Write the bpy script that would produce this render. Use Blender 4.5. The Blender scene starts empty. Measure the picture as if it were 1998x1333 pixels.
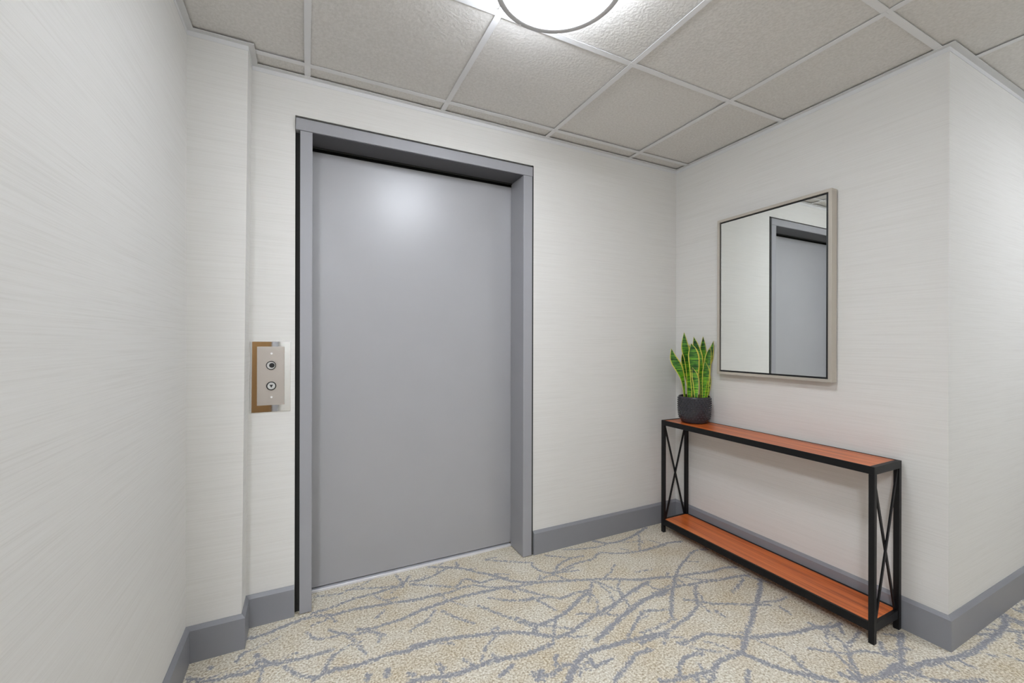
import bpy, bmesh, math, random
import numpy as np
from mathutils import Vector, Matrix

random.seed(7)
scene = bpy.context.scene
col = scene.collection

# ------------------------------------------------------------------ camera
CAM_POS = np.array([-0.0699, -2.0614, 1.2012])
YAW, PITCH, ROLL, FPX = -0.4563, -0.0005, 0.0022, 815.57

def cam_basis():
    cy, sy = math.cos(YAW), math.sin(YAW)
    fw = np.array([-sy, cy, 0.0]); rt = np.array([cy, sy, 0.0]); up = np.array([0, 0, 1.0])
    cp, sp = math.cos(PITCH), math.sin(PITCH)
    f2 = fw * cp + up * sp; u2 = up * cp - fw * sp
    cr, sr = math.cos(ROLL), math.sin(ROLL)
    return rt * cr + u2 * sr, u2 * cr - rt * sr, f2

CR, CU, CF = cam_basis()

def pixel_ray(u, v):
    return CF + CR * (u - 999) / FPX - CU * (v - 666.5) / FPX

def hit_floor(u, v):
    d = pixel_ray(u, v)
    t = (0.0 - CAM_POS[2]) / d[2]
    return CAM_POS + d * t

cam_data = bpy.data.cameras.new('camera')
cam_data.sensor_width = 36.0
cam_data.lens = FPX / 1998.0 * 36.0
cam_data.clip_start = 0.02
cam = bpy.data.objects.new('camera', cam_data)
col.objects.link(cam)
m = Matrix.Identity(4)
for i in range(3):
    m[i][0], m[i][1], m[i][2], m[i][3] = CR[i], CU[i], -CF[i], CAM_POS[i]
cam.matrix_world = m
scene.camera = cam

# ------------------------------------------------------------------ world, exposure
world = bpy.data.worlds.new('world')
scene.world = world
world.use_nodes = True
world.node_tree.nodes['Background'].inputs[0].default_value = (0.8, 0.85, 0.9, 1)
world.node_tree.nodes['Background'].inputs[1].default_value = 0.0
vs = scene.view_settings
vs.view_transform = 'Standard'
vs.look = 'None'
vs.gamma = 1.0
vs.use_curve_mapping = False
vs.exposure = 0.50
LAMP_COLOUR = (0.895, 0.95, 1.03)
LAMP_ALCOVE, LAMP_CORRIDOR, LAMP_LOBBY = 29.0, 38.0, 96.0

# ------------------------------------------------------------------ dimensions (metres)
H = 2.3606                     # ceiling
XR, XL = 2.1846, -0.4732       # alcove side walls
YE = -1.3466                   # alcove mouth / corridor wall line
YC = -3.0                      # far corridor wall (behind the camera)
XA, XB = -3.2, 5.4             # corridor ends
PIER_Y, PIER_B, PIER_T = -0.1282, -0.2985, -0.2790
GX, GY, G = -0.0692, -0.101, 0.61
OX0, OX1, OZ = -0.1165, 1.0745, 2.1895     # opening cut in the lift wall
JL0, JL1, JR0, JR1 = -0.0974, -0.0488, 1.0062, 1.0616
HEAD0, HEAD1 = 2.1222, 2.1752
DOOR_Y = 0.150

# ------------------------------------------------------------------ helpers
def tag(o, label=None, cat=None, group=None, kind=None):
    if label: o['label'] = label
    if cat: o['category'] = cat
    if group: o['group'] = group
    if kind: o['kind'] = kind
    return o

def obj(name, bm, mat, parent=None, smooth=False):
    me = bpy.data.meshes.new(name)
    bm.normal_update()
    bm.to_mesh(me); bm.free()
    if mat is not None: me.materials.append(mat)
    if smooth:
        for p in me.polygons: p.use_smooth = True
    o = bpy.data.objects.new(name, me)
    col.objects.link(o)
    if parent is not None: o.parent = parent
    return o

def empty(name, loc=(0, 0, 0)):
    o = bpy.data.objects.new(name, None)
    o.location = loc
    o.empty_display_size = 0.05
    col.objects.link(o)
    return o

def add_box(bm, a, b):
    x0, y0, z0 = a; x1, y1, z1 = b
    vs_ = [bm.verts.new(p) for p in ((x0, y0, z0), (x1, y0, z0), (x1, y1, z0), (x0, y1, z0),
                                     (x0, y0, z1), (x1, y0, z1), (x1, y1, z1), (x0, y1, z1))]
    for f in ((0, 3, 2, 1), (4, 5, 6, 7), (0, 1, 5, 4), (1, 2, 6, 5), (2, 3, 7, 6), (3, 0, 4, 7)):
        bm.faces.new([vs_[i] for i in f])
    return vs_

def box(a, b, bevel=0.0, seg=2):
    bm = bmesh.new()
    add_box(bm, [min(p, q) for p, q in zip(a, b)], [max(p, q) for p, q in zip(a, b)])
    if bevel:
        bmesh.ops.bevel(bm, geom=bm.edges[:], offset=bevel, segments=seg, affect='EDGES', profile=0.5)
    return bm

def boxes(lst):
    bm = bmesh.new()
    for a, b in lst: add_box(bm, a, b)
    return bm

def bar(p, q, w, t, side):
    """flat bar from p to q, width w along `side`, thickness t"""
    p, q, side = Vector(p), Vector(q), Vector(side).normalized()
    d = (q - p).normalized()
    n = d.cross(side).normalized(); s = n.cross(d).normalized()
    bm = bmesh.new()
    vv = []
    for c in (p, q):
        for a, b in ((-1, -1), (1, -1), (1, 1), (-1, 1)):
            vv.append(bm.verts.new(c + s * (a * w / 2) + n * (b * t / 2)))
    for f in ((3, 2, 1, 0), (4, 5, 6, 7), (0, 1, 5, 4), (1, 2, 6, 5), (2, 3, 7, 6), (3, 0, 4, 7)):
        bm.faces.new([vv[i] for i in f])
    return bm

def lathe(profile, seg=64, center=(0, 0, 0), close=False):
    bm = bmesh.new()
    rings = []
    cx, cy, cz = center
    for r, z in profile:
        if r < 1e-6:
            rings.append([bm.verts.new((cx, cy, cz + z))])
        else:
            rings.append([bm.verts.new((cx + r * math.cos(2 * math.pi * i / seg), cy + r * math.sin(2 * math.pi * i / seg), cz + z)) for i in range(seg)])
    for a, b in zip(rings, rings[1:]):
        for i in range(seg):
            j = (i + 1) % seg
            if len(a) == 1 and len(b) == 1: continue
            if len(a) == 1: bm.faces.new((a[0], b[j], b[i]))
            elif len(b) == 1: bm.faces.new((a[i], a[j], b[0]))
            else: bm.faces.new((a[i], a[j], b[j], b[i]))
    bmesh.ops.recalc_face_normals(bm, faces=bm.faces[:])
    return bm

def sweep(path, profile, i, sgn=1):
    """segment i of a mitred moulding; profile = [(distance from wall, z)], sgn = side of the path"""
    n = len(path)
    def nrm(k):
        a, b = Vector(path[k]), Vector(path[k + 1]); d = (b - a).normalized()
        return Vector((-d.y, d.x)) * sgn
    def off(k, d):
        p = Vector(path[k])
        if k == 0: return p + nrm(0) * d
        if k == n - 1: return p + nrm(n - 2) * d
        a, b = nrm(k - 1), nrm(k)
        mm = (a + b).normalized()
        return p + mm * (d / max(0.2, mm.dot(a)))
    bm = bmesh.new()
    A = [bm.verts.new((*off(i, d), z)) for d, z in profile]
    B = [bm.verts.new((*off(i + 1, d), z)) for d, z in profile]
    k = len(profile)
    for j in range(k):
        bm.faces.new((A[j], A[(j + 1) % k], B[(j + 1) % k], B[j]))
    bm.faces.new(A[::-1]); bm.faces.new(B)
    bmesh.ops.recalc_face_normals(bm, faces=bm.faces[:])
    return bm

# ------------------------------------------------------------------ materials
class Nodes:
    def __init__(self, name):
        self.mat = bpy.data.materials.new(name)
        self.mat.use_nodes = True
        self.t = self.mat.node_tree
        self.b = self.t.nodes['Principled BSDF']
    def n(self, typ, **kw):
        nd = self.t.nodes.new(typ)
        for k, v in kw.items(): setattr(nd, k, v)
        return nd
    def l(self, a, b): self.t.links.new(a, b)
    def coord(self, out='Object', scale=(1, 1, 1)):
        c = self.n('ShaderNodeTexCoord'); mp = self.n('ShaderNodeMapping')
        mp.inputs['Scale'].default_value = scale
        self.l(c.outputs[out], mp.inputs['Vector'])
        return mp.outputs['Vector']
    def noise(self, vec, scale, detail=2, rough=0.5):
        nd = self.n('ShaderNodeTexNoise')
        nd.inputs['Scale'].default_value = scale
        nd.inputs['Detail'].default_value = detail
        nd.inputs['Roughness'].default_value = rough
        if vec is not None: self.l(vec, nd.inputs['Vector'])
        return nd.outputs['Fac']
    def ramp(self, fac, stops):
        r = self.n('ShaderNodeValToRGB')
        e = r.color_ramp.elements
        while len(e) < len(stops): e.new(0.5)
        for el, (p, c) in zip(e, stops):
            el.position = p; el.color = (*c, 1)
        self.l(fac, r.inputs['Fac'])
        return r.outputs['Color']
    def mix(self, fac, a, b, mode='MIX'):
        mx = self.n('ShaderNodeMix', data_type='RGBA', blend_type=mode)
        for s, v in ((mx.inputs[0], fac), (mx.inputs[6], a), (mx.inputs[7], b)):
            if hasattr(v, 'default_value') or isinstance(v, bpy.types.NodeSocket): self.l(v, s)
            elif isinstance(v, (tuple, list)): s.default_value = (*v, 1)
            else: s.default_value = v
        return mx.outputs[2]
    def math(self, op, a, b=None, clamp=False):
        nd = self.n('ShaderNodeMath', operation=op, use_clamp=clamp)
        for s, v in ((nd.inputs[0], a), (nd.inputs[1], b)):
            if v is None: continue
            if isinstance(v, bpy.types.NodeSocket): self.l(v, s)
            else: s.default_value = v
        return nd.outputs[0]
    def bump(self, h, strength, dist):
        bp = self.n('ShaderNodeBump')
        bp.inputs['Strength'].default_value = strength
        bp.inputs['Distance'].default_value = dist
        self.l(h, bp.inputs['Height'])
        self.l(bp.outputs['Normal'], self.b.inputs['Normal'])
    def base(self, c):
        if isinstance(c, bpy.types.NodeSocket): self.l(c, self.b.inputs['Base Color'])
        else: self.b.inputs['Base Color'].default_value = (*c, 1)
    def set(self, **kw):
        for k, v in kw.items():
            self.b.inputs[k.replace('_', ' ')].default_value = v
        return self

def srgb(r, g, b):
    return tuple(((c / 255) / 12.92 if c / 255 <= 0.04045 else ((c / 255 + 0.055) / 1.055) ** 2.4) for c in (r, g, b))

def plain(name, c, rough=0.5, metal=0.0, grain=0.0, gscale=400):
    N = Nodes(name); N.set(Roughness=rough, Metallic=metal)
    v = N.coord()
    f = N.noise(v, 6, 3)
    N.base(N.mix(f, tuple(x * 0.97 for x in c), tuple(min(1, x * 1.03) for x in c)))
    if grain: N.bump(N.noise(v, gscale, 2), grain, 0.001)
    return N.mat

def make_wallpaper():
    N = Nodes('linen_wallpaper'); N.set(Roughness=0.75)
    N.b.inputs['Specular IOR Level'].default_value = 0.25
    v = N.coord(scale=(2.2, 2.2, 260))
    streak = N.noise(v, 1.0, 3, 0.6)
    v2 = N.coord(scale=(7, 7, 620))
    fine = N.noise(v2, 1.0, 2, 0.5)
    s = N.math('ADD', N.math('MULTIPLY', streak, 0.6), N.math('MULTIPLY', fine, 0.4))
    c = N.ramp(s, [(0.30, WALL_LO), (0.5, WALL_MID), (0.72, WALL_HI)])
    N.base(c)
    N.bump(s, 0.16, 0.0010)
    return N.mat

WALL_LO, WALL_MID, WALL_HI = (0.670, 0.655, 0.622), (0.735, 0.722, 0.692), (0.762, 0.752, 0.727)
M = {}
M['wall'] = make_wallpaper()

def make_tile():
    N = Nodes('ceiling_tile_vinyl'); N.set(Roughness=0.6)
    v = N.coord('Generated', (1, 1, 1))
    c = N.n('ShaderNodeTexCoord')
    g = N.n('ShaderNodeNewGeometry')
    f = N.noise(g.outputs['Position'], 95, 3, 0.55)
    N.base(N.ramp(f, [(0.3, (0.65, 0.63, 0.60)), (0.7, (0.76, 0.74, 0.715))]))
    N.bump(f, 0.55, 0.004)
    return N.mat
M['tile'] = make_tile()
M['tee'] = plain('tee_enamel', (0.78, 0.78, 0.79), 0.45)
M['angle'] = plain('angle_enamel', (0.70, 0.70, 0.70), 0.45)
M['plenum'] = plain('plenum_dark', (0.05, 0.05, 0.05), 0.9)
M['grey'] = plain('grey_satin_paint', (0.365, 0.365, 0.378), 0.37, 0.0, 0.12, 320)
M['frame'] = plain('grey_frame_paint', (0.330, 0.331, 0.350), 0.40, 0.0, 0.08, 320)
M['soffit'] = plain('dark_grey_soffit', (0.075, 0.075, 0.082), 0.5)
M['grey'].node_tree.nodes['Principled BSDF'].inputs['Specular IOR Level'].default_value = 1.0
M['base'] = plain('grey_baseboard_vinyl', (0.255, 0.259, 0.280), 0.42, 0.0, 0.1, 250)
M['gap'] = plain('dark_joint_filler', (0.022, 0.022, 0.020), 0.8)
M['sill'] = plain('aluminium_sill', (0.84, 0.84, 0.87), 0.40, 0.35)
M['chrome'] = plain('mirror_chrome', (0.86, 0.86, 0.85), 0.035, 1.0)
M['brushed'] = plain('brushed_steel', (0.50, 0.46, 0.42), 0.38, 0.55)
M['black_metal'] = plain('black_powder_coat', (0.0055, 0.0055, 0.0065), 0.45, 0.0, 0.1, 500)
M['black_metal'].node_tree.nodes['Principled BSDF'].inputs['Specular IOR Level'].default_value = 0.3
M['button_ring'] = plain('dark_ring', (0.02, 0.02, 0.02), 0.25)
M['button_face'] = plain('button_cap', (0.62, 0.62, 0.60), 0.3, 0.2)
M['champagne'] = plain('champagne_metal', (0.60, 0.55, 0.48), 0.34, 0.55)
M['mirror'] = plain('mirror_glass', (0.90, 0.925, 0.91), 0.0, 1.0)
M['screw'] = plain('bright_screw', (0.9, 0.9, 0.9), 0.4, 0.3)
M['black'] = plain('black_gasket', (0.006, 0.006, 0.007), 0.5)
M['rim'] = plain('satin_grey_rim', (0.62, 0.62, 0.64), 0.45, 0.0)
M['soil'] = plain('soil', (0.02, 0.014, 0.010), 0.95)
M['pot'] = plain('charcoal_ceramic', (0.034, 0.034, 0.042), 0.22)
M['door_wood'] = plain('added_door_oak', (0.20, 0.105, 0.032), 0.45)  # brown for the added door mirrored in the call plate

def make_carpet():
    N = Nodes('branch_carpet'); N.set(Roughness=0.95)
    N.b.inputs['Specular IOR Level'].default_value = 0.1
    v = N.coord()
    a = N.n('ShaderNodeAttribute', attribute_name='branch')
    tuft = N.noise(v, 125, 3, 0.65)
    rag = N.noise(v, 60, 3, 0.65)
    patch = N.noise(v, 5, 3, 0.6)
    fine = N.noise(v, 320, 1, 0.5)
    d = N.math('ADD', a.outputs['Fac'], N.math('MULTIPLY', N.math('SUBTRACT', rag, 0.5), 0.040))
    d = N.math('ADD', d, N.math('MULTIPLY', N.math('SUBTRACT', tuft, 0.5), 0.026))
    mr = N.n('ShaderNodeMapRange', interpolation_type='SMOOTHSTEP')
    N.l(d, mr.inputs['Value'])
    mr.inputs['From Min'].default_value = -0.0055
    mr.inputs['From Max'].default_value = 0.0060
    mr.inputs['To Min'].default_value = 1.0
    mr.inputs['To Max'].default_value = 0.0
    cream = N.ramp(tuft, [(0.32, (0.38, 0.315, 0.215)), (0.49, (0.70, 0.645, 0.53)), (0.64, (0.92, 0.89, 0.80))])
    tan = N.ramp(tuft, [(0.32, (0.31, 0.235, 0.135)), (0.49, (0.60, 0.515, 0.375)), (0.64, (0.85, 0.785, 0.64))])
    pf = N.math('MULTIPLY', N.math('SUBTRACT', patch, 0.38), 3.2, True)
    ground = N.mix(pf, cream, tan)
    vein = N.ramp(tuft, [(0.3, (0.235, 0.235, 0.252)), (0.7, (0.43, 0.43, 0.455))])
    N.base(N.mix(mr.outputs['Result'], ground, vein))
    h = N.math('ADD', N.math('MULTIPLY', tuft, 0.6), N.math('MULTIPLY', fine, 0.4))
    N.bump(h, 0.7, 0.006)
    return N.mat
M['carpet'] = make_carpet()

def make_wood():
    N = Nodes('red_cherry_laminate'); N.set(Roughness=0.30)
    v = N.coord(scale=(60, 1.6, 60))
    s = N.noise(v, 1.0, 4, 0.6)
    v2 = N.coord(scale=(190, 3.0, 190))
    s2 = N.noise(v2, 1.0, 2, 0.5)
    f = N.math('ADD', N.math('MULTIPLY', s, 0.7), N.math('MULTIPLY', s2, 0.3))
    N.base(N.ramp(f, [(0.34, (0.33, 0.055, 0.009)), (0.5, (0.64, 0.150, 0.030)), (0.66, (0.80, 0.235, 0.060))]))
    return N.mat
M['wood'] = make_wood()

def make_leaf():
    N = Nodes('variegated_leaf'); N.set(Roughness=0.38)
    uv = N.n('ShaderNodeUVMap')
    sp = N.n('ShaderNodeSeparateXYZ'); N.l(uv.outputs['UV'], sp.inputs[0])
    g = N.n('ShaderNodeNewGeometry')
    mp = N.n('ShaderNodeMapping'); mp.inputs['Scale'].default_value = (14, 14, 120)
    N.l(g.outputs['Position'], mp.inputs['Vector'])
    band = N.noise(mp.outputs['Vector'], 1.0, 3, 0.6)
    edge = N.math('ABSOLUTE', N.math('SUBTRACT', sp.outputs['X'], 0.5))
    wob = N.math('MULTIPLY', N.math('SUBTRACT', band, 0.5), 0.10)
    e = N.math('GREATER_THAN', N.math('ADD', edge, wob), 0.405)
    green = N.ramp(band, [(0.36, (0.010, 0.070, 0.010)), (0.46, (0.07, 0.27, 0.015)), (0.58, (0.24, 0.56, 0.02))])
    dark = N.ramp(band, [(0.36, (0.005, 0.035, 0.012)), (0.50, (0.022, 0.11, 0.022)), (0.64, (0.09, 0.27, 0.03))])
    tip = N.math('MULTIPLY', N.math('SUBTRACT', sp.outputs['Y'], 0.25), 1.5, True)
    body = N.mix(tip, green, dark)
    N.base(N.mix(e, body, (0.62, 0.56, 0.09)))
    return N.mat
M['leaf'] = make_leaf()

def make_lamp(name, strength):
    N = Nodes(name)
    N.base((0.9, 0.9, 0.9))
    N.b.inputs['Emission Color'].default_value = (*LAMP_COLOUR, 1)
    N.b.inputs['Emission Strength'].default_value = strength
    return N.mat
M['lamp_alcove'] = make_lamp('lit_diffuser', LAMP_ALCOVE)
M['lamp_corridor'] = make_lamp('lit_diffuser_corridor', LAMP_CORRIDOR)
M['lamp_lobby'] = make_lamp('lit_diffuser_bright', LAMP_LOBBY)
for k_, v_ in (('alcove', LAMP_ALCOVE), ('corridor', LAMP_CORRIDOR), ('lobby', LAMP_LOBBY)):
    M['drum_' + k_] = make_lamp('lit_opal_drum_' + k_, v_ * 0.72)

# ------------------------------------------------------------------ floor with printed branch pattern
def px_polys():
    out = []
    def crop(ox, oy, s, lst):
        for w, pts in lst:
            out.append((w, [tuple(hit_floor(ox + x * s, oy + y * s)[:2]) for x, y in pts]))
    k = 0.25025
    crop(360, 1030, k, [
        (7, [(1000, 665), (1150, 620), (1300, 560), (1450, 520), (1600, 475), (1700, 440), (1750, 380)]),
        (5, [(990, 545), (1060, 530), (1200, 520), (1300, 480), (1500, 470), (1640, 455)]),
        (8, [(500, 860), (600, 840), (750, 780), (900, 720), (1010, 690), (1150, 680), (1300, 640), (1450, 615), (1600, 590), (1800, 560), (1998, 515)]),
        (5, [(1000, 760), (1100, 720), (1150, 690)]),
        (8, [(1350, 790), (1450, 790), (1600, 740), (1700, 710), (1850, 640), (1998, 590)]),
        (6, [(1130, 800), (1220, 825), (1350, 830), (1450, 810), (1560, 840)]),
        (5, [(1120, 860), (1220, 830)]),
        (8, [(590, 1025), (680, 1060), (820, 1040), (950, 1010), (1060, 980), (1150, 950)]),
        (8, [(20, 1180), (200, 1195), (320, 1165), (480, 1130), (600, 1085), (720, 1055)]),
        (7, [(780, 1085), (870, 1140), (1000, 1170)]),
        (9, [(1000, 1190), (1080, 1140), (1200, 1100), (1330, 1075), (1480, 1030), (1600, 985), (1750, 960), (1900, 900), (1998, 880)]),
        (7, [(1080, 1140), (1120, 1060), (1150, 1000)]),
        (5, [(1480, 530), (1560, 570), (1640, 590)]),
        (5, [(1500, 700), (1560, 640)]), (5, [(950, 815), (1010, 860), (1080, 870)]),
        (5, [(1650, 370), (1700, 440), (1690, 470)]),
        (11, [(560, 998), (570, 1003)]), (10, [(555, 1058), (570, 1062)]), (8, [(200, 1093), (210, 1097)]),
        (10, [(1590, 1110), (1575, 1150)]), (10, [(1430, 1145), (1425, 1180)]), (7, [(1750, 1140), (1790, 1145)]),
        (6, [(400, 1050), (440, 1000), (470, 970)])])
    crop(800, 1020, k, [
        (8, [(150, 345), (380, 355), (520, 385), (680, 420), (760, 450), (930, 465), (1100, 460), (1300, 450), (1500, 440), (1750, 445), (1998, 425)]),
        (9, [(0, 720), (130, 670), (280, 615), (430, 570), (600, 535), (720, 510), (800, 500)]),
        (6, [(0, 615), (150, 580), (290, 550), (360, 520), (490, 490), (600, 500), (750, 510), (850, 495), (1000, 470)]),
        (6, [(0, 480), (120, 490), (250, 495), (360, 500), (430, 440), (560, 470), (620, 445), (760, 430)]),
        (6, [(0, 460), (150, 430), (280, 360), (370, 350), (360, 310)]),
        (5, [(580, 290), (720, 300), (880, 310), (960, 315)]),
        (6, [(950, 330), (1000, 370), (1110, 395), (1200, 360), (1300, 315), (1420, 285), (1480, 235), (1600, 240), (1760, 230), (1880, 205), (1998, 170)]),
        (6, [(1110, 400), (1170, 320), (1250, 280), (1350, 260)]), (5, [(1000, 450), (1110, 410), (1240, 450)]),
        (8, [(1430, 145), (1560, 160), (1680, 130), (1760, 90), (1840, 40)]),
        (5, [(1200, 210), (1340, 205), (1480, 185), (1540, 165)]), (5, [(1050, 255), (1150, 265), (1260, 275)]),
        (4, [(1780, 80), (1790, 130), (1820, 160)]), (4, [(1640, 200), (1760, 230)]),
        (7, [(800, 505), (950, 545), (1100, 580), (1180, 590), (1300, 545), (1400, 525), (1420, 470)]),
        (6, [(620, 585), (740, 605), (870, 605), (980, 590), (1100, 580)]),
        (9, [(1400, 530), (1330, 590), (1270, 650), (1200, 710), (1100, 765), (1000, 800), (970, 850), (985, 865)]),
        (6, [(530, 645), (640, 690), (760, 735), (870, 780), (970, 810)]), (6, [(830, 740), (930, 780), (1000, 800)]),
        (6, [(250, 690), (360, 740), (500, 785)]), (5, [(0, 850), (60, 800), (150, 770)]),
        (9, [(0, 970), (120, 940), (250, 910), (430, 890), (600, 870), (760, 855), (900, 860), (1020, 875), (1160, 890), (1290, 830), (1400, 750), (1500, 690), (1620, 620), (1720, 540), (1860, 460)]),
        (5, [(1000, 800), (1150, 815), (1290, 830)]),
        (11, [(1450, 920), (1530, 850), (1600, 780), (1680, 710), (1760, 650), (1850, 590), (1998, 540)]),
        (5, [(1300, 710), (1450, 715), (1600, 720), (1690, 720)]), (6, [(1700, 890), (1750, 800), (1830, 690), (1900, 690)]),
        (7, [(640, 830), (690, 820)]),
        (10, [(0, 1240), (150, 1210), (330, 1190), (500, 1130), (640, 1080), (800, 1050), (950, 1010), (1100, 950)]),
        (6, [(420, 1070), (500, 1110)]), (6, [(220, 1100), (270, 1140)]), (6, [(640, 1030), (690, 1070)]),
        (11, [(1230, 1250), (1270, 1150), (1330, 1060), (1400, 1010), (1600, 950), (1800, 900), (1998, 860)]),
        (11, [(1000, 1220), (1020, 1160)]), (8, [(950, 1180), (1100, 1190), (1200, 1110), (1270, 1110)]),
        (8, [(1590, 1240), (1680, 1130), (1760, 1030), (1880, 990)]), (8, [(700, 1200), (800, 1110)]),
        (7, [(1130, 1110), (1140, 1030)]), (7, [(1410, 1070), (1440, 1120), (1540, 1080)]),
        (9, [(880, 610), (960, 590)]), (6, [(980, 600), (1060, 640), (1130, 680)]), (5, [(1850, 480), (1900, 510), (1998, 530)]),
        (4, [(1760, 385), (1880, 365)])])
    crop(1250, 1000, k, [
        (7, [(0, 300), (130, 265), (200, 240), (320, 225)]), (4, [(60, 215), (150, 240)]),
        (6, [(270, 510), (300, 430), (350, 370), (420, 300), (520, 290)]),
        (8, [(0, 530), (100, 510), (270, 500), (400, 480), (560, 460), (640, 435), (740, 425)]),
        (8, [(100, 630), (200, 610), (270, 580), (400, 560), (500, 540), (620, 525), (720, 505), (840, 490)]),
        (8, [(270, 510), (260, 560), (245, 640), (240, 720), (240, 800), (260, 830)]), (8, [(0, 690), (80, 660), (180, 640)]),
        (7, [(430, 560), (430, 640), (440, 720), (400, 790), (320, 850), (220, 920), (100, 980), (0, 1020)]),
        (7, [(340, 680), (440, 690), (560, 710), (700, 715), (830, 720), (1000, 720)]),
        (10, [(935, 520), (930, 600), (915, 680), (880, 770), (860, 850), (830, 930), (820, 1000), (790, 1090), (870, 1130), (960, 1170), (1100, 1220), (1250, 1260), (1400, 1290), (1520, 1320)]),
        (6, [(720, 620), (760, 570), (800, 520)]), (8, [(300, 1020), (400, 1000), (480, 950), (600, 955), (720, 965), (820, 975)]),
        (9, [(850, 970), (980, 965), (1100, 950), (1200, 940), (1350, 900), (1500, 890), (1560, 870)]),
        (7, [(590, 770), (650, 810)]), (6, [(1090, 740), (1170, 790)]),
        (8, [(780, 1100), (680, 1130), (600, 1180), (560, 1230), (420, 1270), (300, 1300), (150, 1320)]),
        (7, [(310, 1290), (310, 1170), (380, 1120), (480, 1100)]), (5, [(0, 780), (120, 765), (240, 760)]), (5, [(0, 940), (120, 900), (250, 830)]),
        (7, [(830, 1330), (840, 1230)]), (7, [(1180, 1120), (1240, 1190), (1340, 1260)]),
        (6, [(1300, 1060), (1450, 1080), (1620, 1100), (1720, 1080), (1880, 1100), (1998, 1120)]), (6, [(1870, 1010), (1890, 1110)]),
        (9, [(1560, 1260), (1700, 1310), (1850, 1280), (1950, 1220), (1998, 1180)]), (6, [(560, 1330), (570, 1240)]),
        (5, [(1430, 900), (1460, 990)]), (5, [(1550, 890), (1580, 950)]), (6, [(1310, 860), (1400, 890)]), (6, [(450, 1330), (440, 1260)]),
        (5, [(960, 700), (1060, 690), (1140, 660)])])
    k = 0.1992
    crop(1600, 1100, k, [
        (10, [(800, 680), (790, 800), (800, 900), (780, 1020), (700, 1070), (560, 1110), (430, 1150)]),
        (10, [(780, 1030), (900, 1030), (1000, 980), (1120, 950), (1300, 930), (1430, 890), (1560, 830), (1640, 760), (1740, 690), (1820, 590), (1780, 510)]),
        (6, [(1200, 960), (1260, 1010), (1330, 1040)]), (6, [(1340, 930), (1420, 980), (1510, 1020)]),
        (6, [(1780, 500), (1880, 560), (1998, 610)]), (6, [(200, 1080), (300, 1130), (430, 1150)]), (6, [(630, 690), (720, 700), (800, 700)]),
        (6, [(1540, 690), (1650, 690), (1740, 690)]), (7, [(1900, 440), (1960, 470), (1998, 420)]),
        (8, [(900, 1070), (1040, 1120), (1200, 1150), (1400, 1160), (1600, 1140)]), (6, [(1640, 890), (1720, 910)]), (5, [(1830, 900), (1998, 960)])])
    return out

def smooth_poly(pts, step=0.02):
    if len(pts) < 3: return pts
    P = [np.array(p) for p in pts]
    P = [2 * P[0] - P[1]] + P + [2 * P[-1] - P[-2]]
    out = []
    for i in range(1, len(P) - 2):
        n = max(2, int(np.linalg.norm(P[i + 1] - P[i]) / step))
        for j in range(n):
            t = j / n
            out.append(0.5 * ((2 * P[i]) + (P[i + 1] - P[i - 1]) * t + (2 * P[i - 1] - 5 * P[i] + 4 * P[i + 1] - P[i + 2]) * t * t
                              + (-P[i - 1] + 3 * P[i] - 3 * P[i + 1] + P[i + 2]) * t ** 3))
    out.append(P[-2])
    return out

def random_branches(rng):
    """the same print carried on where the photograph does not reach"""
    out = []
    def grow(p, a, length, w, depth):
        pts = [p]; n = max(3, int(length / 0.05)); curl = rng.uniform(-0.10, 0.10)
        for i in range(n):
            a += curl * 0.6 + rng.uniform(-0.10, 0.10)
            p = (p[0] + 0.05 * math.cos(a), p[1] + 0.05 * math.sin(a)); pts.append(p)
            if depth < 2 and rng.random() < 0.30:
                grow(p, a + rng.choice((-1, 1)) * rng.uniform(0.35, 0.9), length * rng.uniform(0.2, 0.5), w * 0.72, depth + 1)
        out.append((w, pts))
    for i in range(95):
        x, y = rng.uniform(XA, XB), rng.uniform(YC, 0.1)
        if -0.6 < x < 2.7 and y > -1.45: continue
        grow((x, y), rng.uniform(0, 6.28), rng.uniform(0.4, 1.3), rng.uniform(6, 10), 0)
    return out

def twigs(polys, rng):
    out = []
    for w, pts in polys:
        pts = smooth_poly(pts)
        for p, q in zip(pts[::3], pts[1::3]):
            if rng.random() < 0.17:
                a = math.atan2(q[1] - p[1], q[0] - p[0]) + rng.choice((-1, 1)) * rng.uniform(0.4, 1.0)
                L = rng.uniform(0.02, 0.09); b = a + rng.uniform(-0.5, 0.5)
                mid = (p[0] + L * math.cos(a), p[1] + L * math.sin(a))
                out.append((rng.uniform(2.5, 5), [tuple(p), mid, (mid[0] + L * math.cos(b), mid[1] + L * math.sin(b))]))
    return out

def axis_steps(a, f0, f1, b, fine, coarse):
    def rng_(s, e, d): return list(np.linspace(s, e, max(2, int(round((e - s) / d)) + 1)))
    return np.array(rng_(a, f0, coarse)[:-1] + rng_(f0, f1, fine) + rng_(f1, b, coarse)[1:])

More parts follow.
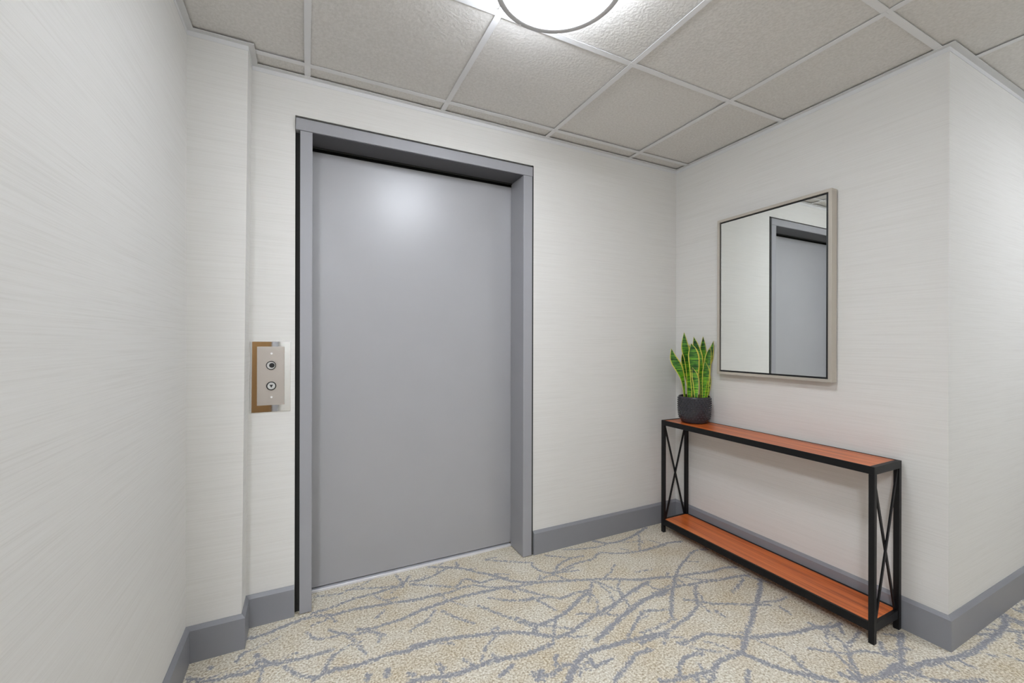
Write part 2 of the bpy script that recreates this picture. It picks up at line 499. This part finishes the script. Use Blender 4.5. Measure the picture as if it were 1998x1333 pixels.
def make_floor():
    xs = axis_steps(XA, -0.6, 3.2, XB, 0.008, 0.014)
    ys = axis_steps(YC, -1.8, 0.1, 0.2, 0.008, 0.014)
    D = np.full((len(ys), len(xs)), 0.06, dtype=np.float32)
    rng = random.Random(11)
    polys = px_polys()
    polys += twigs(polys, rng) + random_branches(rng)
    for w, pts in polys:
        pts = smooth_poly(pts)
        r = w * 0.00100 + 0.0006
        for p, q in zip(pts, pts[1:]):
            p = np.array(p, float); q = np.array(q, float)
            lo, hi = np.minimum(p, q) - 0.06, np.maximum(p, q) + 0.06
            i0, i1 = np.searchsorted(xs, [lo[0], hi[0]]); j0, j1 = np.searchsorted(ys, [lo[1], hi[1]])
            if i1 <= i0 or j1 <= j0: continue
            X, Y = np.meshgrid(xs[i0:i1], ys[j0:j1])
            d = q - p; L2 = max(1e-9, d @ d)
            t = np.clip(((X - p[0]) * d[0] + (Y - p[1]) * d[1]) / L2, 0, 1)
            dist = np.hypot(X - p[0] - t * d[0], Y - p[1] - t * d[1]) - r
            D[j0:j1, i0:i1] = np.minimum(D[j0:j1, i0:i1], dist)
    nx, ny = len(xs), len(ys)
    X, Y = np.meshgrid(xs, ys)
    co = np.stack([X.ravel(), Y.ravel(), np.zeros(nx * ny)], 1)
    idx = np.arange(nx * ny).reshape(ny, nx)
    quads = np.stack([idx[:-1, :-1].ravel(), idx[:-1, 1:].ravel(), idx[1:, 1:].ravel(), idx[1:, :-1].ravel()], 1)
    me = bpy.data.meshes.new('floor')
    me.vertices.add(nx * ny); me.vertices.foreach_set('co', co.ravel().astype(np.float32))
    me.loops.add(quads.size); me.loops.foreach_set('vertex_index', quads.ravel().astype(np.int32))
    me.polygons.add(len(quads))
    me.polygons.foreach_set('loop_start', np.arange(0, quads.size, 4, dtype=np.int32))
    me.polygons.foreach_set('loop_total', np.full(len(quads), 4, dtype=np.int32))
    me.update(calc_edges=True); me.validate()
    at = me.attributes.new('branch', 'FLOAT', 'POINT')
    at.data.foreach_set('value', D.ravel())
    me.materials.append(M['carpet'])
    o = bpy.data.objects.new('floor', me)
    col.objects.link(o)
    tag(o, 'beige loop carpet printed with grey branching twigs', 'floor', kind='structure')
make_floor()

# ------------------------------------------------------------------ walls
def structure(name, bm, mat, label, cat):
    return tag(obj(name, bm, mat), label, cat, kind='structure')
T = 0.20
TOP = H + 0.12
structure('wall_back', boxes([((XL - T, 0, 0), (OX0, T, TOP)), ((OX1, 0, 0), (XR, T, TOP)), ((OX0, 0, OZ), (OX1, T, TOP))]), M['wall'],
          'cream linen wallpaper wall around the grey lift door', 'wall')
structure('wall_right', box((XR, YE, 0), (XB, T, TOP)), M['wall'], 'cream linen wallpaper wall behind the console table, turning the corner', 'wall')
structure('wall_left', box((XA, YE, 0), (XL, 0, TOP)), M['wall'], 'plain cream wallpaper wall at the left edge of the view', 'wall')
bm = bmesh.new()
vv = add_box(bm, (XL, PIER_Y, 0), (PIER_B, 0, TOP))
for v in vv:
    if v.co.x > XL + 0.01: v.co.x = PIER_B + (PIER_T - PIER_B) * v.co.z / H
structure('wall_pier', bm, M['wall'], 'narrow wallpapered pier standing proud beside the call buttons', 'wall')
structure('wall_front', box((XA, YC - T, 0), (XB, YC, TOP)), M['wall'], 'far corridor wall behind the viewer', 'wall')
structure('wall_corridor_left', box((XA - T, YC, 0), (XA, YE, TOP)), M['wall'], 'left end wall of the corridor', 'wall')
structure('wall_corridor_right', box((XB, YC, 0), (XB + T, YE, TOP)), M['wall'], 'right end wall of the corridor', 'wall')

# baseboards
hb, tb = 0.133, 0.014
base_prof = [(0, 0), (tb, 0), (tb, hb - 0.013), (0.003, hb), (0, hb)]
pathL = [(XA, YE), (XL, YE), (XL, PIER_Y), (PIER_B, PIER_Y), (PIER_B, 0), (OX0 - 0.001, 0)]
for i, nm, lb in ((0, 'baseboard_corridor_left', 'grey baseboard along the corridor wall on the left'),
                  (1, 'baseboard_left', 'grey baseboard on the left wall at the lower left corner'),
                  (2, 'baseboard_pier', 'grey baseboard across the front of the narrow pier'),
                  (3, 'baseboard_pier_side', 'short grey baseboard on the side of the narrow pier'),
                  (4, 'baseboard_door_left', 'short grey baseboard between the pier and the lift door frame')):
    structure(nm, sweep(pathL, base_prof, i, -1), M['base'], lb, 'baseboard')
pathR = [(OX1 + 0.001, 0), (XR, 0), (XR, YE), (XB, YE)]
for i, nm, lb in ((0, 'baseboard_back', 'grey baseboard between the lift door and the console table'),
                  (1, 'baseboard_right', 'grey baseboard running behind the console table'),
                  (2, 'baseboard_corridor_right', 'grey baseboard on the corridor wall at the right edge')):
    structure(nm, sweep(pathR, base_prof, i, -1), M['base'], lb, 'baseboard')
structure('baseboard_front', sweep([(XA, YC), (XB, YC)], base_prof, 0, 1), M['base'], 'grey baseboard on the wall behind the viewer', 'baseboard')

# wall angle below the ceiling tiles
ang = [(0, H - 0.020), (0.0015, H - 0.020), (0.0015, H - 0.002), (0.022, H - 0.002), (0.022, H), (0, H)]
pathT = [(XA, YE), (XL, YE), (XL, PIER_Y), (PIER_T, PIER_Y), (PIER_T, 0), (XR, 0), (XR, YE), (XB, YE)]
for i, lb in enumerate(('over the left corridor wall', 'over the left wall', 'across the top of the pier', 'on the side of the pier top',
                        'over the lift door wall', 'over the mirror wall', 'over the right corridor wall')):
    structure('trim_%d' % (i + 1), sweep(pathT, ang, i, -1), M['angle'], 'thin white ceiling edge angle ' + lb, 'trim')
structure('trim_8', sweep([(XA, YC), (XB, YC)], ang, 0, 1), M['angle'], 'thin white ceiling edge angle behind the viewer', 'trim')

# ------------------------------------------------------------------ suspended ceiling
ceiling = structure('ceiling', box((XA, YC, H + 0.09), (XB, T, H + 0.12)), M['plenum'], 'suspended ceiling of square textured tiles in a pale metal grid', 'ceiling')
rt_ = random.Random(5)
LAMPS = [(0.612, -0.994), (-0.65, -2.68), (3.10, -2.45)]
i0, i1 = math.floor((XA - GX) / G), math.ceil((XB - GX) / G)
tile_cache = {}
def tile_mesh(w, d):
    key = (round(w, 4), round(d, 4))
    if key not in tile_cache:
        bm = box((-w / 2, -d / 2, 0), (w / 2, d / 2, 0.015), 0.0015, 1)
        me = bpy.data.meshes.new('ceiling_tile'); bm.to_mesh(me); bm.free(); me.materials.append(M['tile'])
        tile_cache[key] = me
    return tile_cache[key]
def add_child(name, me, loc, parent):
    o = bpy.data.objects.new(name, me); o.location = loc; o.parent = parent; col.objects.link(o)
    return o
bar_cache = {}
def tee_mesh(w, d):
    key = (round(w, 4), round(d, 4))
    if key not in bar_cache:
        bm = boxes([((-w / 2, -d / 2, 0), (w / 2, d / 2, 0.0015))])
        if d > w: add_box(bm, (-0.001, -d / 2, 0.0015), (0.001, d / 2, 0.03))
        else: add_box(bm, (-w / 2, -0.001, 0.0015), (w / 2, 0.001, 0.03))
        me = bpy.data.meshes.new('ceiling_tee'); bm.to_mesh(me); bm.free(); me.materials.append(M['tee'])
        bar_cache[key] = me
    return bar_cache[key]
FL = 0.024
for j in range(-1, 5):
    yt, yb = GY - G * j, GY - G * (j + 1)          # tile spans yb..yt
    for i in range(i0, i1):
        xa, xb = GX + G * i, GX + G * (i + 1)
        alcove = yt > YE + 0.05
        lox, hix = (XL, XR) if alcove else (XA, XB)
        if alcove and j == -1: lox = PIER_T
        loy, hiy = max(yb, YC), min(yt, 0.0)
        ax, bx_ = max(xa, lox), min(xb, hix)
        if not alcove and (bx_ <= XL or ax >= XR): hiy = min(hiy, YE)
        if bx_ - ax < 0.02 or hiy - loy < 0.02: continue
        g = 0.004
        w, d = bx_ - ax - g, hiy - loy - g
        o = add_child('ceiling_tile', tile_mesh(w, d), ((ax + bx_) / 2, (loy + hiy) / 2, H + 0.0035 + rt_.random() * 0.0045), ceiling)
        # tee along y at the tile's left line, cross tee along x at its front line
        if xa > lox + 0.02:
            dd = hiy - loy - 0.0005
            add_child('ceiling_tee', tee_mesh(FL, dd), (xa, (loy + hiy) / 2, H - 0.0004), ceiling)
        if yb > YC + 0.02:
            ww = bx_ - ax - FL
            if ww > 0.02: add_child('ceiling_tee', tee_mesh(ww, FL), ((ax + bx_) / 2, yb, H), ceiling)

# ------------------------------------------------------------------ lift door
door = tag(empty('door_1', (0.5, 0, 0)), 'single grey painted lift door in a grey steel frame', 'door', kind='structure')
def dpart(name, bm, mat, label=None):
    o = obj(name, bm, mat, door)
    o.matrix_parent_inverse = Matrix.Translation((-0.5, 0, 0))
    if label: o['label'] = label
    return o
FY = -0.012
dpart('door_panel', box((JL1 - 0.03, DOOR_Y, 0.020), (JR0 + 0.03, DOOR_Y + 0.03, HEAD0 - 0.016), 0.0015, 1), M['grey'])
dpart('jamb', box((JL0, FY, 0.004), (JL1, DOOR_Y - 0.004, HEAD0), 0.0015), M['frame'])
dpart('jamb', box((JR0, FY, 0.004), (JR1, DOOR_Y - 0.004, HEAD0), 0.0015), M['frame'])
dpart('door_head', box((OX0 + 0.002, FY - 0.001, HEAD0 + 0.0012), (JR1 + 0.0015, DOOR_Y - 0.020, HEAD1), 0.0015), M['frame'])
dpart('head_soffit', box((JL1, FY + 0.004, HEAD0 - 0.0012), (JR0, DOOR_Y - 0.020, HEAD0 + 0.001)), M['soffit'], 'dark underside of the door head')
dpart('header_strip', box((JL1, DOOR_Y - 0.018, HEAD0 - 0.004), (JR0, DOOR_Y - 0.006, HEAD0 + 0.02)), M['gap'])  # dark strip across the gap above the door panel
dpart('joint_filler', boxes([((OX0, 0.022, 0), (JL0, 0.1, HEAD0)), ((JR1 + 0.0005, -0.001, 0), (OX1, 0.1, OZ)), ((OX0, 0.016, HEAD1), (OX1, 0.1, OZ)),
                             ((OX0, DOOR_Y + 0.045, 0), (OX1, DOOR_Y + 0.05, OZ))]), M['gap'], 'dark open joint around the door frame')
dpart('door_sill', box((JL1, DOOR_Y - 0.012, 0.0), (JR0, DOOR_Y + 0.04, 0.012), 0.001, 1), M['sill'], 'bright aluminium sill strip')

# ------------------------------------------------------------------ call button panel
cp = tag(empty('elevator_call_panel', (-0.2085, 0, 1.047)), 'brushed steel call button panel on a mirror polished backing plate', 'call panel')
def cpart(name, bm, mat, parent=cp, label=None, smooth=False):
    o = obj(name, bm, mat, parent, smooth)
    o.matrix_parent_inverse = Matrix.Translation((0.2085, 0, -1.047))
    if label: o['label'] = label
    return o
cpart('backing_plate', box((-0.2838, -0.003, 0.8965), (-0.1331, 0.0, 1.198), 0.001), M['chrome'], label='mirror polished backing plate')
fp = cpart('face_plate', box((-0.2578, -0.014, 0.9275), (-0.1563, -0.003, 1.1760), 0.0008), M['brushed'])
def disc(x, z, r, y0, y1, seg=32, bevel=0.0):
    bm = lathe([(0, 0), (r - bevel, 0), (r, bevel), (r, abs(y1 - y0)), (0, abs(y1 - y0))], seg)
    for v in bm.verts:
        a, b, c = v.co
        v.co = (x + a, y0 + c, z + b)
    bmesh.ops.recalc_face_normals(bm, faces=bm.faces[:])
    return bm
def ring(x, z, ro, ri, y0, y1, seg=40):
    bm = lathe([(ri, 0.0), (ro, 0.0), (ro, abs(y1 - y0)), (ri, abs(y1 - y0)), (ri, 0.0)], seg)
    for v in bm.verts:
        a, b, c = v.co
        v.co = (x + a, y0 + c, z + b)
    bmesh.ops.remove_doubles(bm, verts=bm.verts[:], dist=1e-6)
    bmesh.ops.recalc_face_normals(bm, faces=bm.faces[:])
    return bm
def link_child(o, parent):
    mw = Matrix.Translation((-0.2085, 0, 1.047))
    o.parent = parent
b1 = cpart('key_switch', disc(-0.2062, 1.0966, 0.0165, -0.0155, -0.012), M['button_face'])
for nm, bmx, mt in (('switch_ring', ring(-0.2062, 1.0966, 0.0185, 0.0155, -0.0175, -0.012), M['button_ring']),
                    ('key_lens', disc(-0.2030, 1.0966, 0.0100, -0.0190, -0.013, 28, 0.002), M['black'])):
    o = obj(nm, bmx, mt, b1)
b2 = cpart('down_button', disc(-0.2051, 1.0092, 0.0150, -0.0170, -0.012, 32, 0.001), M['button_face'])
o = obj('button_ring', ring(-0.2051, 1.0092, 0.0185, 0.0152, -0.0175, -0.012), M['button_ring'], b2)
bm = bmesh.new()
tv = [(-0.0065, 0.0050), (0.0065, 0.0050), (0.0, -0.0075)]
f = [bm.verts.new((-0.2051 + a, -0.0176, 1.0092 + b)) for a, b in tv]; bk = [bm.verts.new((-0.2051 + a, -0.0165, 1.0092 + b)) for a, b in tv]
bm.faces.new(f); bm.faces.new(bk[::-1])
for k in range(3): bm.faces.new((f[k], bk[k], bk[(k + 1) % 3], f[(k + 1) % 3]))
bmesh.ops.recalc_face_normals(bm, faces=bm.faces[:])
o = obj('down_arrow', bm, M['black'], b2)
for z in (1.1468, 0.9612):
    cpart('screw', disc(-0.2044, z, 0.0042, -0.0162, -0.013, 16, 0.0006), M['screw'])

# ------------------------------------------------------------------ ceiling lamps
def ceiling_lamp(x, y, mat, side, label):
    root = tag(empty('ceiling_lamp', (x, y, H)), label, 'ceiling light', 'round flush ceiling lights')
    obj('lamp_rim', lathe([(0.1800, -0.070), (0.1985, -0.070), (0.1995, -0.071), (0.1995, -0.085), (0.1985, -0.087), (0.1820, -0.087), (0.1800, -0.086), (0.1800, -0.070)], 96), M['rim'], root, True)
    obj('diffuser', lathe([(0.0, -0.074), (0.1795, -0.074), (0.1795, -0.079), (0.174, -0.082), (0.14, -0.085), (0.07, -0.087), (0.0, -0.0875)], 96), mat, root, True)
    obj('opal_drum', lathe([(0.170, -0.008), (0.172, -0.010), (0.178, -0.070), (0.178, -0.0735)], 96), side, root, True)
    obj('mounting_pan', lathe([(0.0, 0.0), (0.165, 0.0), (0.165, -0.0078), (0.0, -0.0078)], 64), M['tee'], root)
    for k in range(3):
        a = math.radians(100 + 120 * k)
        c = (0.197 * math.cos(a), 0.197 * math.sin(a), -0.083)
        obj('clip', box((c[0] - 0.004, c[1] - 0.004, -0.0875), (c[0] + 0.004, c[1] + 0.004, -0.076), 0.001), M['tee'], root)
    return root
ceiling_lamp(*LAMPS[0], M['lamp_alcove'], M['drum_alcove'], 'lit round flush ceiling light with grey rim above the lift door lobby')
ceiling_lamp(*LAMPS[1], M['lamp_lobby'], M['drum_lobby'], 'lit round ceiling light in the corridor to the left of the lobby')
ceiling_lamp(*LAMPS[2], M['lamp_corridor'], M['drum_corridor'], 'lit round ceiling light in the corridor to the right of the lobby')


# ------------------------------------------------------------------ wall mirror
MX = 2.1323; MY0, MY1, MZ0, MZ1 = -0.3577, -0.9649, 1.0105, 1.9232
mir = tag(empty('wall_mirror', (XR, (MY0 + MY1) / 2, MZ0)), 'rectangular wall mirror in a slim champagne metal frame above the console table', 'mirror')
INV = Matrix.Translation((-XR, -(MY0 + MY1) / 2, -MZ0))
def mpart(name, bm, mat, label=None):
    o = obj(name, bm, mat, mir); o.matrix_parent_inverse = INV
    if label: o['label'] = label
    return o
fw, XB_ = 0.015, XR - 0.008
def frame_rail(a, b, ya, yb_, za, zb):
    return box((MX, ya, za), (XB_, yb_, zb), 0.0012)
for bmx in (box((MX, MY0, MZ0 + fw), (XB_, MY0 - fw, MZ1 - fw), 0.0010), box((MX, MY1, MZ0 + fw), (XB_, MY1 + fw, MZ1 - fw), 0.0010),
            box((MX, MY0, MZ1 - fw), (XB_, MY1, MZ1), 0.0010), box((MX, MY0, MZ0), (XB_, MY1, MZ0 + fw), 0.0010)):
    mpart('frame_rail', bmx, M['champagne'])
mpart('backing_board', box((MX + 0.020, MY0 - fw, MZ0 + fw), (XR - 0.0005, MY1 + fw, MZ1 - fw)), M['black'])
gp = 0.009
bm = box((MX + 0.003, MY0 - fw - gp, MZ0 + fw + gp), (MX + 0.0095, MY1 + fw + gp, MZ1 - fw - gp))
mpart('mirror_glass', bm, M['mirror'], 'silvered mirror glass')
mpart('glass_gasket', box((MX + 0.0096, MY0 - fw, MZ0 + fw), (MX + 0.020, MY1 + fw, MZ1 - fw)), M['black'], 'black gap around the glass')  # black layer showing between frame rails and glass

# ------------------------------------------------------------------ console table
TX0, TX1, TY0, TY1, TZ = 1.946, 2.1665, -0.1032, -1.2101, 0.7054
tab = tag(empty('console_table', ((TX0 + TX1) / 2, (TY0 + TY1) / 2, 0)), 'narrow black metal console table with reddish wood shelves and crossed ends', 'table')
TINV = Matrix.Translation((-(TX0 + TX1) / 2, -(TY0 + TY1) / 2, 0))
def tpart(name, bm, mat, parent=tab, label=None):
    o = obj(name, bm, mat, parent)
    if parent is tab: o.matrix_parent_inverse = TINV
    if label: o['label'] = label
    return o
L = 0.020
for x in (TX0, TX1 - L):
    for y in (TY0, TY1 + L):
        tpart('leg', box((x, y, 0.0), (x + L, y - L, TZ - 0.031), 0.0008, 1), M['black_metal'])
def shelf(name, z1, h):
    z0 = z1 - h
    r = 0.006 if z1 > 0.5 else 0.010
    for a, b in (((TX0, TY0, z0), (TX0 + r, TY1, z1)), ((TX1 - r, TY0, z0), (TX1, TY1, z1)),
                 ((TX0 + r, TY0, z0), (TX1 - r, TY0 - 0.018, z1)), ((TX0 + r, TY1 + 0.018, z0), (TX1 - r, TY1, z1))):
        tpart('rail', box(a, b, 0.0006, 1), M['black_metal'])
    tpart(name, box((TX0 + r, TY0 - 0.018, z1 - 0.016), (TX1 - r, TY1 + 0.018, z1 - 0.0015)), M['wood'], label='reddish wood board')
shelf('top_board', TZ, 0.031)
# lower shelf sits between the legs
z1, z0 = 0.081, 0.047
for a, b in (((TX0 + 0.001, TY0 - L, z0), (TX0 + 0.013, TY1 + L, z1)), ((TX1 - 0.013, TY0 - L, z0), (TX1 - 0.001, TY1 + L, z1)),
             ((TX0 + L, TY0 - 0.002, z0), (TX1 - L, TY0 - 0.016, z1)), ((TX0 + L, TY1 + 0.016, z0), (TX1 - L, TY1 + 0.002, z1))):
    tpart('rail', box(a, b, 0.0006, 1), M['black_metal'])
tpart('lower_board', box((TX0 + 0.013, TY0 - 0.016, z1 - 0.016), (TX1 - 0.013, TY1 + 0.016, z1 - 0.001)), M['wood'], label='reddish wood board')
for y in (TY0 - 0.010, TY1 + 0.010):
    for k, (xa, xb) in enumerate(((TX0 + L, TX1 - L), (TX1 - L, TX0 + L))):
        dy = 0.0033 * (1 if k else -1)
        tpart('cross_brace', bar((xa, y + dy, z1 - 0.01), (xb, y + dy, TZ - 0.030), 0.011, 0.006, (1, 0, 0)), M['black_metal'])

# ------------------------------------------------------------------ snake plant in hobnail pot
PC = np.array([2.082, -0.238, TZ])
plant = tag(empty('potted_snake_plant', tuple(PC)), 'snake plant with yellow edged green leaves in a dotted charcoal pot on the console table', 'plant')
prof = [(0.0, 0.0), (0.070, 0.0), (0.076, 0.003), (0.0785, 0.012), (0.084, 0.022), (0.0895, 0.045), (0.0925, 0.080), (0.0935, 0.120), (0.0925, 0.150),
        (0.0915, 0.158), (0.0900, 0.161), (0.0870, 0.160), (0.0850, 0.155), (0.0850, 0.130), (0.0, 0.130)]
pot = obj('pot', lathe(prof, 72), M['pot'], plant, True)
pot['label'] = 'charcoal pot covered in raised dots'
def prof_r(z):
    zs = [p[1] for p in prof[1:9]]; rs = [p[0] for p in prof[1:9]]
    return float(np.interp(z, zs, rs))
bm = bmesh.new()
rows, per = 10, 30
for r_ in range(rows):
    z = 0.028 + r_ * 0.0132
    for k in range(per):
        a = 2 * math.pi * (k + 0.5 * (r_ % 2)) / per
        rr = prof_r(z)
        mt = Matrix.Translation((rr * math.cos(a), rr * math.sin(a), z)) @ Matrix.Rotation(a, 4, 'Z') @ Matrix.Diagonal((0.0062, 0.0052, 0.0048, 1))
        bmesh.ops.create_icosphere(bm, subdivisions=1, radius=1.0, matrix=mt)
hob = obj('hobnails', bm, M['pot'], pot, True)
hob['kind'] = 'stuff'

obj('soil', lathe([(0, 0.0), (0.0846, 0.0), (0.0846, 0.006), (0.05, 0.011), (0, 0.012)], 40, (0, 0, 0.1315)), M['soil'], plant)
DEPTH = float((PC - CAM_POS) @ CF)
def leaf(points, wmax, depth, tilt=0.0, droop=0.5):
    """points: pixel spine base->tip in the photo; depth: offset from pot centre away from the viewer"""
    wmax *= 1.15
    sp = []
    n = len(points)
    for i, (u, v) in enumerate(points):
        t = i / (n - 1)
        ray = pixel_ray(u, v)
        dd = DEPTH + depth * (1.0 - 0.2 * t)
        p = CAM_POS + ray * dd
        lim = 2.160
        if p[0] > lim: p = CAM_POS + ray * ((lim - CAM_POS[0]) / ray[0])
        sp.append(p)
    base = sp[0].copy()
    sp[0][2] = min(sp[0][2], TZ + 0.138)
    # spline resample
    P = [2 * sp[0] - sp[1]] + sp + [2 * sp[-1] - sp[-2]]
    S = []
    for i in range(1, len(P) - 2):
        for j in range(6):
            t = j / 6
            S.append(0.5 * ((2 * P[i]) + (P[i + 1] - P[i - 1]) * t + (2 * P[i - 1] - 5 * P[i] + 4 * P[i + 1] - P[i + 2]) * t * t
                            + (-P[i - 1] + 3 * P[i] - 3 * P[i + 1] + P[i + 2]) * t ** 3))
    S.append(P[-2])
    bm = bmesh.new(); uvl = bm.loops.layers.uv.new('UVMap')
    N_ = len(S); A = 6
    rows_ = []
    org = PC
    for i, p in enumerate(S):
        t = i / (N_ - 1)
        d = S[min(i + 1, N_ - 1)] - S[max(i - 1, 0)]; d = d / np.linalg.norm(d)
        ang = tilt + droop * math.sin(t * 5.0 + tilt * 3)
        side = CR * math.cos(ang) + CF * math.sin(ang)
        side = side - d * (side @ d); side = side / np.linalg.norm(side)
        nn = np.cross(side, d)
        w = wmax * (0.42 + 0.58 * math.sin(min(1.0, t / 0.62) * math.pi / 2)) if t < 0.62 else wmax * max(0.0, 1 - ((t - 0.62) / 0.38) ** 1.7)
        w = max(w, 0.0012)
        row = []
        for k in range(A + 1):
            s = k / A * 2 - 1
            q = p + side * (s * w / 2) - nn * ((1 - s * s) * w * 0.16) 
            if q[0] > XR - 0.006: q = q - np.array([q[0] - (XR - 0.006), 0, 0])
            row.append((bm.verts.new(q - org), k / A, t))
        rows_.append(row)
    for a, b in zip(rows_, rows_[1:]):
        for k in range(A):
            quad = (a[k], a[k + 1], b[k + 1], b[k])
            f = bm.faces.new([q[0] for q in quad])
            for lp, q in zip(f.loops, quad): lp[uvl].uv = (q[1], q[2])
    bmesh.ops.recalc_face_normals(bm, faces=bm.faces[:])
    o = obj('leaf', bm, M['leaf'], plant, True)
    md = o.modifiers.new('thickness', 'SOLIDIFY'); md.thickness = 0.0025; md.offset = 0
    return o
def cpx(pts, k=0.18, ox=1260, oy=620): return [(ox + x * k, oy + y * k) for x, y in pts]
leaf(cpx([(425, 845), (405, 690), (365, 560), (305, 450), (277, 335)]), 0.046, -0.02, 0.35)
leaf(cpx([(470, 845), (475, 640), (455, 450), (425, 310), (415, 160)]), 0.046, 0.03, -0.2)
leaf(cpx([(455, 845), (455, 700), (440, 560), (412, 440), (405, 345)]), 0.040, 0.045, 0.6)
leaf(cpx([(530, 850), (528, 700), (528, 520), (515, 380), (492, 280)]), 0.062, -0.045, 0.1, 0.2)
leaf(cpx([(548, 848), (545, 740), (535, 640), (505, 540)]), 0.034, -0.060, -0.2, 0.2)
leaf(cpx([(600, 850), (600, 690), (585, 500), (550, 340), (520, 207)]), 0.046, -0.01, 0.3)
leaf(cpx([(595, 848), (615, 620), (622, 460), (622, 330), (622, 205)]), 0.040, 0.035, 0.2, 0.2)
leaf(cpx([(655, 848), (672, 700), (665, 560), (690, 440), (735, 252)]), 0.046, 0.01, -0.3)
leaf(cpx([(625, 848), (640, 720), (655, 590), (640, 470)]), 0.044, -0.03, 0.25, 0.2)
leaf(cpx([(650, 848), (660, 640), (675, 450), (700, 315)]), 0.038, -0.02, -0.5)
leaf(cpx([(500, 845), (490, 690), (480, 520), (470, 280)]), 0.036, 0.055, 0.5)

# ------------------------------------------------------------------ unseen door added for the warm tone reflected in the call plate
d2 = tag(empty('added_door', (-0.85, YC, 0)), 'oak coloured door added behind the viewer to reflect in the call plate', 'door', kind='structure')
obj('door_leaf', box((-0.45, 0.0, 0.008), (0.45, 0.02, 2.05), 0.001), M['door_wood'], d2)
for a, b in (((-0.51, 0, 0), (-0.455, 0.03, 2.11)), ((0.455, 0, 0), (0.51, 0.03, 2.11)), ((-0.455, 0, 2.055), (0.455, 0.03, 2.11))):
    obj('door_frame', box(a, b, 0.001), M['frame'], d2)
obj('door_knob', lathe([(0, 0), (0.026, 0), (0.026, 0.006), (0.010, 0.010), (0.010, 0.03), (0.024, 0.04), (0.026, 0.055), (0.016, 0.066), (0, 0.068)], 24), M['sill'], d2, True).matrix_local = \
    Matrix.Translation((0.38, 0.02, 0.98)) @ Matrix.Rotation(-math.pi / 2, 4, 'X')
